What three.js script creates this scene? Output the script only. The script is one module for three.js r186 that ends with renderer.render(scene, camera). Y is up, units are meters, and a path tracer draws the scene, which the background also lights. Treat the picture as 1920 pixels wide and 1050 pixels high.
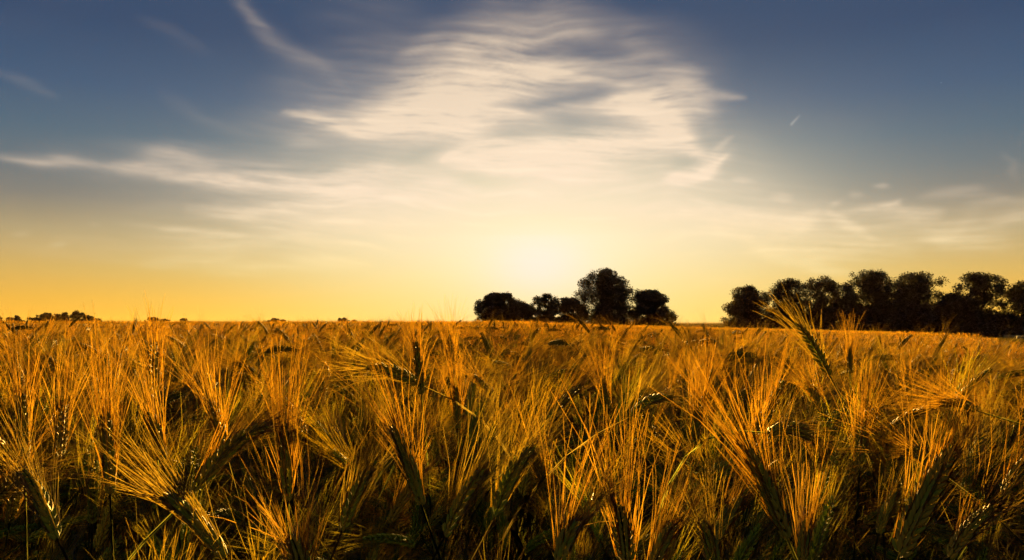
import * as THREE from 'three';
import { ImprovedNoise } from 'three/addons/math/ImprovedNoise.js';
import { mergeGeometries } from 'three/addons/utils/BufferGeometryUtils.js';

// ------------------------------------------------------------------ camera, exposure, sun
const scene = new THREE.Scene();
const EYE = 1.11, EXPOSURE = 10;
const camera = new THREE.PerspectiveCamera(38.42, 1920 / 1050, 0.05, 9000);
camera.position.set(0, EYE, 0);
const PITCH = THREE.MathUtils.degToRad(3.04);
camera.lookAt(0, EYE + Math.sin(PITCH), -Math.cos(PITCH));
const renderer = new THREE.WebGLRenderer({ antialias: true });
renderer.toneMapping = THREE.LinearToneMapping;
renderer.toneMappingExposure = EXPOSURE;
renderer.shadowMap.enabled = true;
const SUN_AZ = 2.0, SUN_EL = 6.2;                   // degrees, from straight ahead and from the horizon
scene.fog = new THREE.FogExp2(new THREE.Color().setRGB(1, 0.66, 0.28), 0.000012);
const sunDir = direction(SUN_AZ, SUN_EL);
const sun = new THREE.DirectionalLight(new THREE.Color().setRGB(1.0, 0.54, 0.125), 5);
sun.position.copy(sunDir).multiplyScalar(400);
sun.target.position.set(0, 0, 0);
sun.castShadow = true;
sun.shadow.mapSize.set(4096, 4096);
Object.assign(sun.shadow.camera, { left: -160, right: 160, top: 60, bottom: -60, near: 10, far: 900 });
sun.shadow.radius = 2;
scene.add(sun, sun.target);

function direction(az, el) {
  const a = az * Math.PI / 180, e = el * Math.PI / 180;
  return new THREE.Vector3(Math.sin(a) * Math.cos(e), Math.sin(e), -Math.cos(a) * Math.cos(e));
}

// ------------------------------------------------------------------ noise and random numbers
const perlin = new ImprovedNoise();
const n3 = (x, y, z = 0) => perlin.noise(x, y, z);
function fbm(x, y, z = 0, oct = 4) {
  let s = 0, a = 0.5;
  for (let i = 0; i < oct; i++) { s += a * n3(x, y, z + i * 7.3); x *= 2.03; y *= 2.03; a *= 0.5; }
  return s;
}
function random(seed) {
  let s = seed >>> 0;
  return () => { s = (s + 0x6d2b79f5) | 0; let t = Math.imul(s ^ (s >>> 15), 1 | s); t = (t + Math.imul(t ^ (t >>> 7), 61 | t)) ^ t; return ((t ^ (t >>> 14)) >>> 0) / 4294967296; };
}
const clamp = THREE.MathUtils.clamp, lerp = THREE.MathUtils.lerp, smooth = THREE.MathUtils.smoothstep;

// ------------------------------------------------------------------ sky: air that reddens towards the horizon, the sun's glow, high cirrus
const SKY_W = 4096, SKY_H = 2048, PX = SKY_W / 360, HALF = SKY_H / 2;
const cirrus = new Float32Array(SKY_W * HALF);       // painted thickness of the cirrus by azimuth and elevation
const colOf = (az) => (az / 360 + 0.25) * SKY_W, rowOf = (el) => el * PX;
function stamp(c0, c1, r0, r1, f) {
  for (let r = Math.max(0, Math.floor(r0)); r <= Math.min(HALF - 1, Math.ceil(r1)); r++) for (let c = Math.floor(c0); c <= Math.ceil(c1); c++) {
    const k = r * SKY_W + ((c % SKY_W) + SKY_W) % SKY_W, v = f(c, r);
    if (v) cirrus[k] = v > 0 ? cirrus[k] + (1 - cirrus[k]) * v : cirrus[k] * (1 + v);
  }
}
function puff(az, el, rx, ry, turn, a) {              // a soft elliptical bank, or a gap when a < 0
  const cx = colOf(az), cy = rowOf(el), t = turn * Math.PI / 180, ct = Math.cos(t), st = Math.sin(t), X = rx * PX, Y = ry * PX, R = Math.max(X, Y) * 1.5;
  stamp(cx - R, cx + R, cy - R, cy + R, (c, r) => {
    const dx = c - cx, dy = r - cy, u = (dx * ct + dy * st) / X, v = (-dx * st + dy * ct) / Y, d = u * u + v * v;
    return d > 2.2 ? 0 : a * Math.exp(-d * 1.5) * (1 - smooth(d, 1.4, 2.2));
  });
}
function wisp(points, w, a) {                         // a strand that thins out at both ends
  const curve = new THREE.CatmullRomCurve3(points.map(([az, el]) => new THREE.Vector3(colOf(az), rowOf(el), 0)));
  const N = 40, P = curve.getPoints(N), W = w * PX * 1.1;
  let c0 = 1e9, c1 = -1e9, r0 = 1e9, r1 = -1e9;
  for (const p of P) { c0 = Math.min(c0, p.x); c1 = Math.max(c1, p.x); r0 = Math.min(r0, p.y); r1 = Math.max(r1, p.y); }
  stamp(c0 - 2.5 * W, c1 + 2.5 * W, r0 - 2.5 * W, r1 + 2.5 * W, (c, r) => {
    let best = 1e9, at = 0;
    for (let i = 0; i < N; i++) {
      const p = P[i], q = P[i + 1], ex = q.x - p.x, ey = q.y - p.y, t = clamp(((c - p.x) * ex + (r - p.y) * ey) / (ex * ex + ey * ey + 1e-9), 0, 1);
      const d = Math.hypot(c - p.x - ex * t, r - p.y - ey * t);
      if (d < best) { best = d; at = (i + t) / N; }
    }
    const taper = Math.pow(Math.sin(Math.PI * clamp(0.04 + at * 0.92, 0, 1)), 0.6), ww = W * (0.45 + 0.55 * taper);
    return a * taper * Math.exp(-((best / ww) ** 2));
  });
}
puff(1.91, 6.26, 15.97, 5.70, 0, 0.40);
puff(2.29, 8.53, 11.41, 3.04, 0, 0.25);
puff(-1.16, 15.93, 12.55, 4.56, 4, 0.38);
puff(-7.64, 12.54, 9.89, 1.90, -2, 0.26);
puff(8.4, 13.24, 7.60, 3.80, -20, 0.26);
puff(-14.97, 9.34, 12.55, 1.90, -3, 0.30);
puff(-12.77, 6.48, 12.55, 2.28, -2, 0.26);
puff(18.09, 6.32, 8.36, 2.28, -4, 0.30);
puff(27.77, 5.55, 9.89, 2.28, 0, 0.16);
puff(-25.3, 4.64, 9.89, 1.52, 0, 0.16);
puff(-5.38, 15.22, 6.27, 1.67, 12, 0.85);
puff(-7.65, 14.18, 4.94, 1.22, 4, 0.45);
puff(-2.31, 17, 6.46, 1.14, 6, 0.36);
puff(-3.46, 13.91, 4.56, 1.33, 8, 0.45);
wisp([[-15.76, 14.24], [-13.95, 13.86], [-12.49, 13.44], [-11.38, 13.06], [-9.89, 12.97], [-7.65, 13.49]], 0.34, 0.55);
wisp([[-15.04, 14.22], [-12.13, 13.74], [-9.15, 13.73], [-6.13, 13.97]], 0.61, 0.35);
wisp([[-7.67, 16.8], [-3.86, 18.33], [0, 18.86], [4.63, 18.45], [8.81, 17.53]], 1.14, 0.38);
wisp([[-8.44, 18.18], [-6.16, 19.04], [-3.09, 19.26], [1.55, 19.06]], 0.53, 0.22);
wisp([[-5.4, 19.97], [-0.77, 20.74], [3.87, 20.42], [6.93, 19.22]], 1.29, 0.13);
wisp([[-2.32, 21.55], [2.33, 22.03], [6.56, 21.1], [8.83, 19.62]], 1.29, 0.06);
wisp([[-2.7, 17.78], [0.77, 17.62], [3.85, 17.23], [5.77, 16.93]], 0.30, 0.35);
wisp([[-2.31, 14.76], [0, 14.63], [1.92, 14.4]], 0.19, 0.35);
puff(9.73, 15, 3.04, 1.22, -16, 0.80);
puff(11.02, 13.51, 2.13, 1.52, -45, 0.72);
wisp([[6.52, 15.4], [8.8, 15.83], [11.41, 15.78], [13.24, 14.82], [13.95, 13.36]], 0.84, 0.45);
wisp([[11.47, 14.13], [12.48, 12.64], [13.2, 11.6], [14.28, 11.26], [15.18, 11.36]], 0.68, 0.65);
wisp([[15.15, 11.39], [14.46, 10.81], [13.47, 10.31], [12.08, 10], [10.79, 9.94]], 0.30, 0.70);
wisp([[15.23, 12.5], [14.58, 11.89], [14.1, 11.19]], 0.23, 0.30);
puff(12.83, 11.61, 1.29, 0.84, -30, 0.45);
puff(11.28, 10.14, 0.99, 0.34, 10, 0.55);
puff(12.28, 10.98, 1.60, 0.42, 6, -0.50);
wisp([[11.78, 16.04], [13.98, 15.59], [16.31, 15.22]], 0.30, 0.34);
wisp([[8.07, 19.31], [9.94, 17.83], [12.52, 16.1], [14.32, 14.23]], 0.99, 0.22);
puff(3.45, 11.96, 7.22, 1.22, 3, 0.80);
puff(0, 11.53, 4.94, 0.99, -8, 0.50);
wisp([[-4.75, 11.42], [-3.84, 12.47], [-2.3, 12.71], [0.77, 12.2], [3.45, 11.51]], 0.38, 0.55);
wisp([[-4.6, 11.5], [-2.3, 11.82], [1.53, 11.3], [5.35, 10.67], [8.37, 10.3]], 0.46, 0.45);
wisp([[-4.21, 11.06], [-1.53, 10.86], [2.3, 10.26], [6.49, 9.79]], 0.38, 0.40);
wisp([[3.84, 12.43], [6.88, 12.85], [9.89, 12.75]], 0.53, 0.40);
puff(-2.3, 10.03, 2.28, 0.53, -6, -0.25);
puff(-6.5, 12.01, 1.98, 0.84, 20, -0.40);
puff(-10.26, 12.16, 3.42, 0.61, -6, -0.22);
wisp([[-33.29, 9.99], [-31.08, 9.78], [-28.77, 9.88], [-26.04, 9.71]], 0.34, 0.32);
wisp([[-26.97, 9.9], [-24.79, 9.88], [-22.87, 10.03]], 0.42, 0.48);
wisp([[-23.82, 9.37], [-21.21, 9.51], [-18.83, 9.37], [-14.97, 9.27], [-11.34, 9.04]], 0.42, 0.60);
wisp([[-25.43, 10.44], [-22.88, 10.78], [-19.87, 9.81]], 0.61, 0.20);
wisp([[-19.53, 9.83], [-16.4, 9.78], [-12.82, 10.16], [-9.87, 10.7], [-7.63, 11.51]], 0.61, 0.38);
wisp([[-14.98, 9.52], [-12.08, 9.6], [-9.12, 10.14], [-6.49, 11.02]], 0.68, 0.34);
wisp([[-13.53, 9.03], [-9.86, 8.93], [-6.48, 9.53], [-3.83, 10.02]], 0.61, 0.42);
wisp([[-22.16, 7.46], [-19.48, 7.48], [-16.37, 7.98], [-12.07, 8.57], [-6.86, 9]], 0.42, 0.48);
wisp([[-16.37, 7.65], [-12.06, 7.91], [-7.61, 8.46], [-3.06, 8.82]], 0.68, 0.36);
wisp([[-23.43, 6.1], [-21.47, 5.98], [-18.77, 5.94]], 0.27, 0.36);
wisp([[-16.87, 5.86], [-14.21, 5.64], [-11.67, 5.32], [-9.08, 5.07]], 0.34, 0.45);
wisp([[-14.93, 6.42], [-10.58, 6.76], [-6.09, 6.61]], 0.84, 0.26);
wisp([[-22.75, 4.45], [-19.78, 4.97], [-16.34, 5.58]], 0.38, 0.20);
wisp([[-24.34, 3.78], [-21.1, 3.94], [-17.71, 3.8], [-13.47, 4.25], [-9.81, 4.23]], 0.53, 0.28);
wisp([[-15.61, 4.36], [-12.75, 4.19], [-10.18, 4.08]], 0.46, 0.34);
puff(-31.9, 5.39, 0.61, 0.23, 8, 0.30);
puff(-29.63, 4.73, 0.68, 0.19, 8, 0.26);
puff(-27.42, 6.21, 0.46, 0.15, 0, 0.15);
puff(-23.8, 8.51, 9.89, 0.91, -2, -0.12);
wisp([[-20.1, 21.66], [-18.86, 20.44], [-17.97, 19.34], [-15.82, 18.3], [-13.64, 17.33], [-12.15, 15.95]], 0.57, 0.11);
wisp([[-19.39, 21.1], [-18.61, 20.27], [-17.26, 19.28]], 0.30, 0.07);
wisp([[-33.44, 14.87], [-31.78, 14.46], [-29.46, 13.77]], 0.34, 0.05);
wisp([[-23.94, 14.76], [-21.62, 13.57], [-18.2, 12.45]], 0.38, 0.04);
wisp([[-25.65, 19.17], [-23.71, 18.8], [-21.04, 17.75]], 0.34, 0.03);
wisp([[-15.14, 20.55], [-10.73, 21.22], [-6.18, 21.93]], 0.99, 0.04);
wisp([[-13.61, 15.16], [-14.67, 13.32], [-15.72, 11.47]], 1.14, 0.05);
wisp([[8.35, 7.7], [12.06, 7.91], [15.65, 7.06], [18.79, 6.65], [21.32, 6.97]], 0.61, 0.61);
puff(19.8, 6.44, 2.13, 0.68, 14, 0.70);
wisp([[12.77, 6.48], [15.64, 6.04], [18.07, 4.73], [21.09, 3.44], [23.04, 2.97]], 0.53, 0.49);
wisp([[16.34, 5.65], [19.1, 4.92], [23.09, 5], [26.23, 4.47]], 0.61, 0.35);
puff(22.62, 7.85, 0.53, 0.27, 25, 0.22);
puff(23.61, 8.38, 0.49, 0.23, -20, 0.20);
puff(24.95, 8.74, 0.61, 0.19, -10, 0.17);
wisp([[22.09, 7.29], [22.64, 6.91], [23.25, 6.46], [24.37, 5.37]], 0.30, 0.43);
wisp([[23.13, 7.23], [25.04, 7.13], [27.2, 6.8], [28.1, 7.01]], 0.30, 0.43);
wisp([[25.05, 7.33], [25.83, 7.49], [26.12, 7.74]], 0.15, 0.41);
wisp([[15.41, 9.97], [16.05, 9.73], [16.89, 9.47]], 0.19, 0.33);
wisp([[17.78, 8.35], [19.5, 8.2]], 0.23, 0.26);
wisp([[27.22, 7.87], [29.6, 8.03], [31.58, 7.55]], 0.30, 0.16);
wisp([[29.29, 7.26], [31.01, 7.33], [33.2, 6.9]], 0.30, 0.14);
wisp([[30.41, 6.2], [32.09, 6.22], [33.17, 5.89]], 0.34, 0.32);
wisp([[26.26, 5.97], [28.95, 5.49], [32.07, 5.45]], 0.76, 0.26);
wisp([[31.54, 10.18], [31.9, 9.25], [32.3, 8.51]], 0.23, 0.07);
wisp([[29.86, 6.76], [28.07, 5.54], [26.24, 5.29]], 0.53, 0.17);
puff(5.59, 18.81, 3.80, 0.76, -3, -0.80);
puff(1.93, 18.85, 3.04, 0.46, 0, -0.45);
puff(4.23, 15.75, 4.94, 0.57, 7, -0.80);
puff(4.8, 14.14, 3.23, 0.72, -4, -0.75);
puff(0.96, 15.21, 2.28, 0.38, 0, -0.45);
puff(-0.38, 13.09, 3.42, 0.49, 3, -0.40);
puff(12.39, 10.98, 1.52, 0.42, 6, -0.70);
puff(-6.5, 11.9, 2.13, 0.76, 20, -0.55);
puff(-10.26, 11.94, 3.42, 0.57, -6, -0.40);
puff(-2.3, 9.96, 1.90, 0.46, -6, -0.35);
puff(-13.56, 11.76, 3.04, 0.53, -4, -0.35);
puff(13.95, 13.54, 1.14, 1.52, 0, -0.40);
puff(-23.8, 8.44, 9.89, 0.61, -2, -0.35);
wisp([[-4.75, 11.34], [-4.14, 12.17], [-2.69, 12.7], [0, 12.5]], 0.23, 0.45);
wisp([[-4.75, 11.49], [-3.07, 11.96], [0, 11.9], [3.83, 11.51], [7.25, 11.44]], 0.27, 0.40);
wisp([[-15.76, 14.24], [-13.95, 13.86], [-12.12, 13.42], [-11.08, 13.03], [-9.89, 12.97]], 0.19, 0.45);
wisp([[15.14, 11.36], [14.46, 10.81], [13.47, 10.31], [12.08, 9.97], [10.61, 9.94]], 0.19, 0.45);
wisp([[-3.86, 17.9], [0, 17.87], [3.85, 17.41], [6.53, 16.91]], 0.19, 0.30);
wisp([[2.31, 17.29], [5.77, 16.93], [8.42, 16.56]], 0.23, 0.25);
wisp([[6.14, 15.27], [8.42, 15.63], [10.67, 15.67]], 0.23, 0.35);
const toLinear = (c) => c.map((v) => { v /= 255; return v <= 0.04045 ? v / 12.92 : ((v + 0.055) / 1.055) ** 2.4; });
const AIR = [                                         // colour of the clear air by elevation, far from the sun
  [0, 240, 172, 40], [1.6, 230, 172, 60], [3.4, 208, 168, 86], [5.7, 174, 153, 110], [8.0, 126, 122, 114], [10.0, 98, 110, 118],
  [12.0, 76, 100, 119], [15, 56, 84, 116], [19, 42, 68, 103], [28, 41, 66, 101], [50, 45, 68, 100], [90, 48, 70, 102],
].map(([el, ...c]) => [el, toLinear(c)]);
function air(el) {
  let i = 0;
  while (i < AIR.length - 2 && el > AIR[i + 1][0]) i++;
  const t = clamp((el - AIR[i][0]) / (AIR[i + 1][0] - AIR[i][0]), 0, 1);
  return [0, 1, 2].map((k) => lerp(AIR[i][1][k], AIR[i + 1][1][k], t));
}
const TRAIL = [19.38, 13.24, 19.94, 13.79]; TRAIL.push(TRAIL[2] - TRAIL[0], TRAIL[3] - TRAIL[1]); TRAIL.push(TRAIL[4] ** 2 + TRAIL[5] ** 2);
function paintSky() {
  const data = new Float32Array(SKY_W * SKY_H * 4);
  const below = toLinear([150, 100, 32]).map((v) => v / EXPOSURE);
  for (let r = 0; r < HALF; r++) for (let c = 0; c < SKY_W; c++) {
    const o = (r * SKY_W + c) * 4; data[o] = below[0]; data[o + 1] = below[1]; data[o + 2] = below[2]; data[o + 3] = 1;
  }
  const sample = (c, r) => {
    r = clamp(r, 0, HALF - 1.001); c = ((c % SKY_W) + SKY_W) % SKY_W;
    const c0 = Math.floor(c), r0 = Math.floor(r), fc = c - c0, fr = r - r0, c1 = (c0 + 1) % SKY_W, k = r0 * SKY_W;
    return lerp(lerp(cirrus[k + c0], cirrus[k + c1], fc), lerp(cirrus[k + SKY_W + c0], cirrus[k + SKY_W + c1], fc), fr);
  };
  const sx = sunDir.x, sy = Math.sin((SUN_EL + 0.6) * Math.PI / 180), sz = sunDir.z;
  for (let r = 0; r < HALF; r++) {
    const el = (r + 0.5) / HALF * 90, base = air(el), ce = Math.cos(el * Math.PI / 180), se = Math.sin(el * Math.PI / 180);
    for (let c = 0; c < SKY_W; c++) {
      const az = ((c + 0.5) / SKY_W - 0.25) * 360, a = az * Math.PI / 180;
      const x = Math.sin(a) * ce, z = -Math.cos(a) * ce;
      const d = Math.hypot((((az - SUN_AZ + 540) % 360) - 180) * 0.62 * ce, (el - SUN_EL + 2.1) * (el > SUN_EL ? 1.22 : 1.0));
      // sunlight scattered forward by the air: near the sun it hides the colour of the air behind it
      const g = 2.6 * Math.exp(-((d / 8.4) ** 2)) + 3.2 * Math.exp(-((d / 3.2) ** 2)) + 0.16 * Math.exp(-d / 9), share = 1 - Math.exp(-g), low = smooth(el, 0, 7);
      let R = lerp(base[0], 1.04, share), G = lerp(base[1], lerp(0.80, 0.885, low), share) + 0.05 * Math.exp(-((d / 4) ** 2)), B = lerp(base[2], lerp(0.22 + 0.2 * Math.exp(-((d / 5) ** 2)), 0.58, low), share) + 0.2 * Math.exp(-((d / 2.4) ** 2));
      const tail = 0.13 * Math.exp(-d / 11), daz = (((az - SUN_AZ + 540) % 360) - 180), amber = 0.40 * Math.exp(-el / 4) * Math.exp(-((daz / 26) ** 2)) * (1 - share);
      R += (tail * 0.86 + amber) * (1 - share); G += (tail + amber * 0.86) * (1 - share); B += (tail * 1.02 + amber * 0.0) * (1 - share);
      // cirrus, combed along the wind
      const X = x * 57.3, Y = el, Z = z * 57.3;
      const wx = fbm(X / 8, Y / 3, Z / 9, 5) * 17, wy = fbm(X / 5 + 31, Y / 2.2, Z / 9, 5) * 7;
      let D = sample(c + wx, r + wy);
      const wide = smooth(el, 6, 24) * 0.04 * smooth(fbm(X / 30 + 9, Y / 14, Z / 30, 3), -0.02, 0.35);   // thin veils over the rest of the sky
      D = D + (1 - D) * wide * (1 - smooth(D, 0, 0.2));
      if (D > 0.003) {
        // fibres: noise drawn out along the wind, which turns a little from place to place
        const hx = az * ce * 0.9, along = hx + 2 * fbm(hx / 9, Y / 5, 41, 3), across = Y + 0.04 * hx + 2.6 * fbm(hx / 15 + 3, Y / 9, 17, 3);
        const body = fbm(along / 6, across / 1.8, 3, 5), strand = fbm(along / 5 + 11, across / 0.5, 8, 5), hair = 1 - Math.abs(fbm(along / 2.6, across / 0.28 + 3, 21, 3)) * 4;
        const crumb = fbm(hx / 1.3, Y / 0.8, 31, 3) * smooth(az, 6, 16) * (1 - smooth(el, 8, 11));
        let A = D * (1 + 0.9 * body + 0.95 * strand + 0.28 * hair * (0.4 + D) + 0.35 * crumb);
        A = 1 - Math.pow(1 - clamp(A, 0, 0.97), 1.3);
        const near = Math.exp(-((d / 24) ** 2)), warm = smooth(el, 0, 10), edgeGlow = 0.06 * smooth(strand, 0.05, 0.35);
        const cr = lerp(0.42, 1.06, near) + edgeGlow, cg = lerp(0.335, lerp(0.82, 0.85, warm), near) + edgeGlow * 0.75, cb = lerp(0.27, 0.62, near) * lerp(0.45, 1, warm) + edgeGlow * 0.5;
        R = lerp(R, Math.max(R, cr), A); G = lerp(G, Math.max(G * 0.98, cg), A); B = lerp(B, Math.max(B * 0.96, cb), A);
      }
      // vapour trail of an aircraft, bright at its head
      const tu = clamp(((az - TRAIL[0]) * TRAIL[4] + (el - TRAIL[1]) * TRAIL[5]) / TRAIL[6], 0, 1), td = Math.hypot(az - TRAIL[0] - TRAIL[4] * tu, el - TRAIL[1] - TRAIL[5] * tu);
      if (td < 0.2) { const k = 0.6 * (1 - 0.7 * tu) * Math.exp(-((td / 0.042) ** 2)); R = lerp(R, 0.85, k); G = lerp(G, 0.78, k); B = lerp(B, 0.68, k); }
      const o = ((r + HALF) * SKY_W + c) * 4;
      data[o] = R / EXPOSURE; data[o + 1] = G / EXPOSURE; data[o + 2] = B / EXPOSURE; data[o + 3] = 1;
    }
  }
  const t = new THREE.DataTexture(data, SKY_W, SKY_H, THREE.RGBAFormat, THREE.FloatType);
  t.mapping = THREE.EquirectangularReflectionMapping;
  t.magFilter = THREE.LinearFilter;
  t.needsUpdate = true;
  return t;
}
scene.background = scene.environment = paintSky();
// ------------------------------------------------------------------ naming
const used = new Map();
function numbered(name) {
  const n = used.get(name) ?? 0;
  used.set(name, n + 1);
  return n ? `${name}_${String(n).padStart(3, '0')}` : name;
}
function tag(o, label, category, group, kind) {
  Object.assign(o.userData, { label, category });
  if (group) o.userData.group = group;
  if (kind) o.userData.kind = kind;
  return o;
}
function mesh(name, geometry, material, parent = scene) {
  const m = new THREE.Mesh(geometry, material);
  m.name = parent === scene ? numbered(name) : name;
  m.castShadow = m.receiveShadow = true;
  parent.add(m);
  return m;
}
function thing(name, x, y, z, turn = 0) {
  const g = new THREE.Group();
  g.name = numbered(name);
  g.position.set(x, y, z);
  g.rotation.y = turn;
  scene.add(g);
  return g;
}
const V = (x, y, z) => new THREE.Vector3(x, y, z);

// A collector of triangles: tubes, ribbons, kernels and leaves, with a colour per vertex.
class Shape {
  constructor() { this.p = []; this.n = []; this.c = []; this.i = []; }
  vertex(p, n, c) { this.p.push(p.x, p.y, p.z); this.n.push(n.x, n.y, n.z); this.c.push(c[0], c[1], c[2]); return this.p.length / 3 - 1; }
  tube(points, radii, sides, color) {
    const N = points.length, b = V(0, 0, 0), n = V(0, 0, 0), t = V(0, 0, 0);
    let up = null, first = -1;
    for (let k = 0; k < N; k++) {
      t.subVectors(points[Math.min(N - 1, k + 1)], points[Math.max(0, k - 1)]).normalize();
      if (!up) { up = Math.abs(t.y) < 0.9 ? V(0, 1, 0) : V(1, 0, 0); }
      b.crossVectors(t, up).normalize(); up = n.crossVectors(b, t).normalize().clone();
      const col = typeof color === 'function' ? color(k / (N - 1)) : color;
      for (let s = 0; s < sides; s++) {
        const a = s / sides * Math.PI * 2, dir = V(0, 0, 0).addScaledVector(b, Math.cos(a)).addScaledVector(up, Math.sin(a));
        const v = this.vertex(V(0, 0, 0).copy(points[k]).addScaledVector(dir, radii[k]), dir, col);
        if (first < 0) first = v;
      }
    }
    for (let k = 0; k < N - 1; k++) for (let s = 0; s < sides; s++) {
      const a = first + k * sides + s, d = first + k * sides + (s + 1) % sides;
      this.i.push(a, d, a + sides, d, d + sides, a + sides);
    }
  }
  ribbon(points, widths, side, fold, color) {         // a blade folded along its middle
    const N = points.length, first = this.p.length / 3, t = V(0, 0, 0);
    for (let k = 0; k < N; k++) {
      t.subVectors(points[Math.min(N - 1, k + 1)], points[Math.max(0, k - 1)]).normalize();
      const n = V(0, 0, 0).crossVectors(t, side).normalize(), s = V(0, 0, 0).crossVectors(n, t).normalize();
      const nl = n.clone().addScaledVector(s, 0.5).normalize(), nr = n.clone().addScaledVector(s, -0.5).normalize();
      this.vertex(points[k].clone().addScaledVector(s, -widths[k]).addScaledVector(n, fold * widths[k]), nl, color);
      this.vertex(points[k], n, color);
      this.vertex(points[k].clone().addScaledVector(s, widths[k]).addScaledVector(n, fold * widths[k]), nr, color);
    }
    for (let k = 0; k < N - 1; k++) for (let h = 0; h < 2; h++) { const a = first + k * 3 + h; this.i.push(a, a + 1, a + 3, a + 1, a + 4, a + 3); }
  }
  add(geometry, matrix, color) {
    const first = this.p.length / 3, P = geometry.attributes.position, N = geometry.attributes.normal, nm = new THREE.Matrix3().getNormalMatrix(matrix), v = V(0, 0, 0), n = V(0, 0, 0);
    for (let k = 0; k < P.count; k++) this.vertex(v.fromBufferAttribute(P, k).applyMatrix4(matrix), n.fromBufferAttribute(N, k).applyMatrix3(nm).normalize(), color);
    for (let k = 0; k < geometry.index.count; k++) this.i.push(first + geometry.index.getX(k));
  }
  build(colored = true) {
    const g = new THREE.BufferGeometry();
    g.setAttribute('position', new THREE.Float32BufferAttribute(this.p, 3));
    g.setAttribute('normal', new THREE.Float32BufferAttribute(this.n, 3));
    if (colored) g.setAttribute('color', new THREE.Float32BufferAttribute(this.c, 3));
    g.setIndex(this.i);
    return g;
  }
}

// ------------------------------------------------------------------ land: almost flat, falling away gently to the right
function ground(x, z) {
  const fall = (-0.05 * clamp(x - 0.8, 0, 4.2) - 0.024 * Math.max(0, x - 5)) * (1 - smooth(x, 260, 900)) - 5 * smooth(x, 260, 900) - 0.35 * smooth(-x, 40, 400);
  const r = Math.hypot(x, z), far = smooth(r, 400, 900);
  return fall + 0.05 * n3(x * 0.11, 3.1, z * 0.11) * smooth(r, 2, 8) + 0.02 * n3(x * 0.45, 8, z * 0.45) + far * 0.8 * n3(x / 420, 1, z / 420);
}
// right-hand edge of the barley, as x for a distance in front of the camera
const EDGE = [[-20, 3], [0, 3.2], [5, 4.6], [12.7, 8.2], [43, 24.5], [107, 45], [160, 60], [205, 76], [400, 130]];
function edge(d) {
  for (let i = 1; i < EDGE.length; i++) if (d < EDGE[i][0]) { const [a, b] = EDGE[i - 1], [c, e] = EDGE[i]; return lerp(b, e, (d - a) / (c - a)); }
  return 130;
}
const FAR_END = 206;
const inField = (x, z) => x < edge(-z) && -z < FAR_END + 40 * smooth(-x, 30, 120);

function canvasTexture(size, paint) {
  const data = new Uint8Array(size * size * 4);
  for (let y = 0; y < size; y++) for (let x = 0; x < size; x++) { const c = paint(x / size, y / size), o = (y * size + x) * 4; data[o] = c[0] * 255; data[o + 1] = c[1] * 255; data[o + 2] = c[2] * 255; data[o + 3] = 255; }
  const t = new THREE.DataTexture(data, size, size);
  t.wrapS = t.wrapT = THREE.RepeatWrapping; t.magFilter = t.minFilter = THREE.LinearFilter; t.needsUpdate = true;
  return t;
}
const wrapNoise = (u, v, f, s) => {                   // noise that repeats without a seam
  const a = u * Math.PI * 2, b = v * Math.PI * 2, k = f / (Math.PI * 2);
  return 0.6 * n3(Math.cos(a) * k + s, Math.sin(a) * k, Math.cos(b) * k) + 0.6 * n3(Math.sin(b) * k + s * 2, Math.cos(a) * k + 5, Math.sin(a) * k);
};
{
  // one sheet, fine near the camera and coarse towards the horizon
  const radii = [0]; for (let r = 0.5; r < 6000; r *= 1.09) radii.push(r);
  const S = 160, pos = [], col = [], uv = [], idx = [];
  for (const r of radii) for (let s = 0; s < S; s++) {
    const a = s / S * Math.PI * 2, x = Math.cos(a) * r, z = Math.sin(a) * r;
    pos.push(x, ground(x, z), z); uv.push(x / 3, z / 3);
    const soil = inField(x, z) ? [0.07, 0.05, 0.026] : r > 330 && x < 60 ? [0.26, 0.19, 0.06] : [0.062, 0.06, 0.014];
    const k = 1 + 0.35 * n3(x / 17, 2, z / 17);
    col.push(soil[0] * k, soil[1] * k, soil[2] * k);
  }
  for (let i = 0; i < radii.length - 1; i++) for (let s = 0; s < S; s++) { const a = i * S + s, b = i * S + (s + 1) % S; idx.push(a, b, a + S, b, b + S, a + S); }
  const g = new THREE.BufferGeometry();
  g.setAttribute('position', new THREE.Float32BufferAttribute(pos, 3));
  g.setAttribute('color', new THREE.Float32BufferAttribute(col, 3));
  g.setAttribute('uv', new THREE.Float32BufferAttribute(uv, 2));
  g.setIndex(idx); g.computeVertexNormals();
  const grain = canvasTexture(512, (u, v) => { const k = clamp(0.75 + 0.5 * wrapNoise(u, v, 14, 1) + 0.35 * wrapNoise(u, v, 60, 9), 0.2, 1); return [k, k, k]; });
  const m = new THREE.MeshPhysicalMaterial({ vertexColors: true, roughness: 1, specularIntensity: 0, map: grain, bumpMap: grain, bumpScale: 0.03 });
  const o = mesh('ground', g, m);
  tag(o, 'brown soil and stubble under the barley reaching to the horizon', 'ground', null, 'structure');
}
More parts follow.
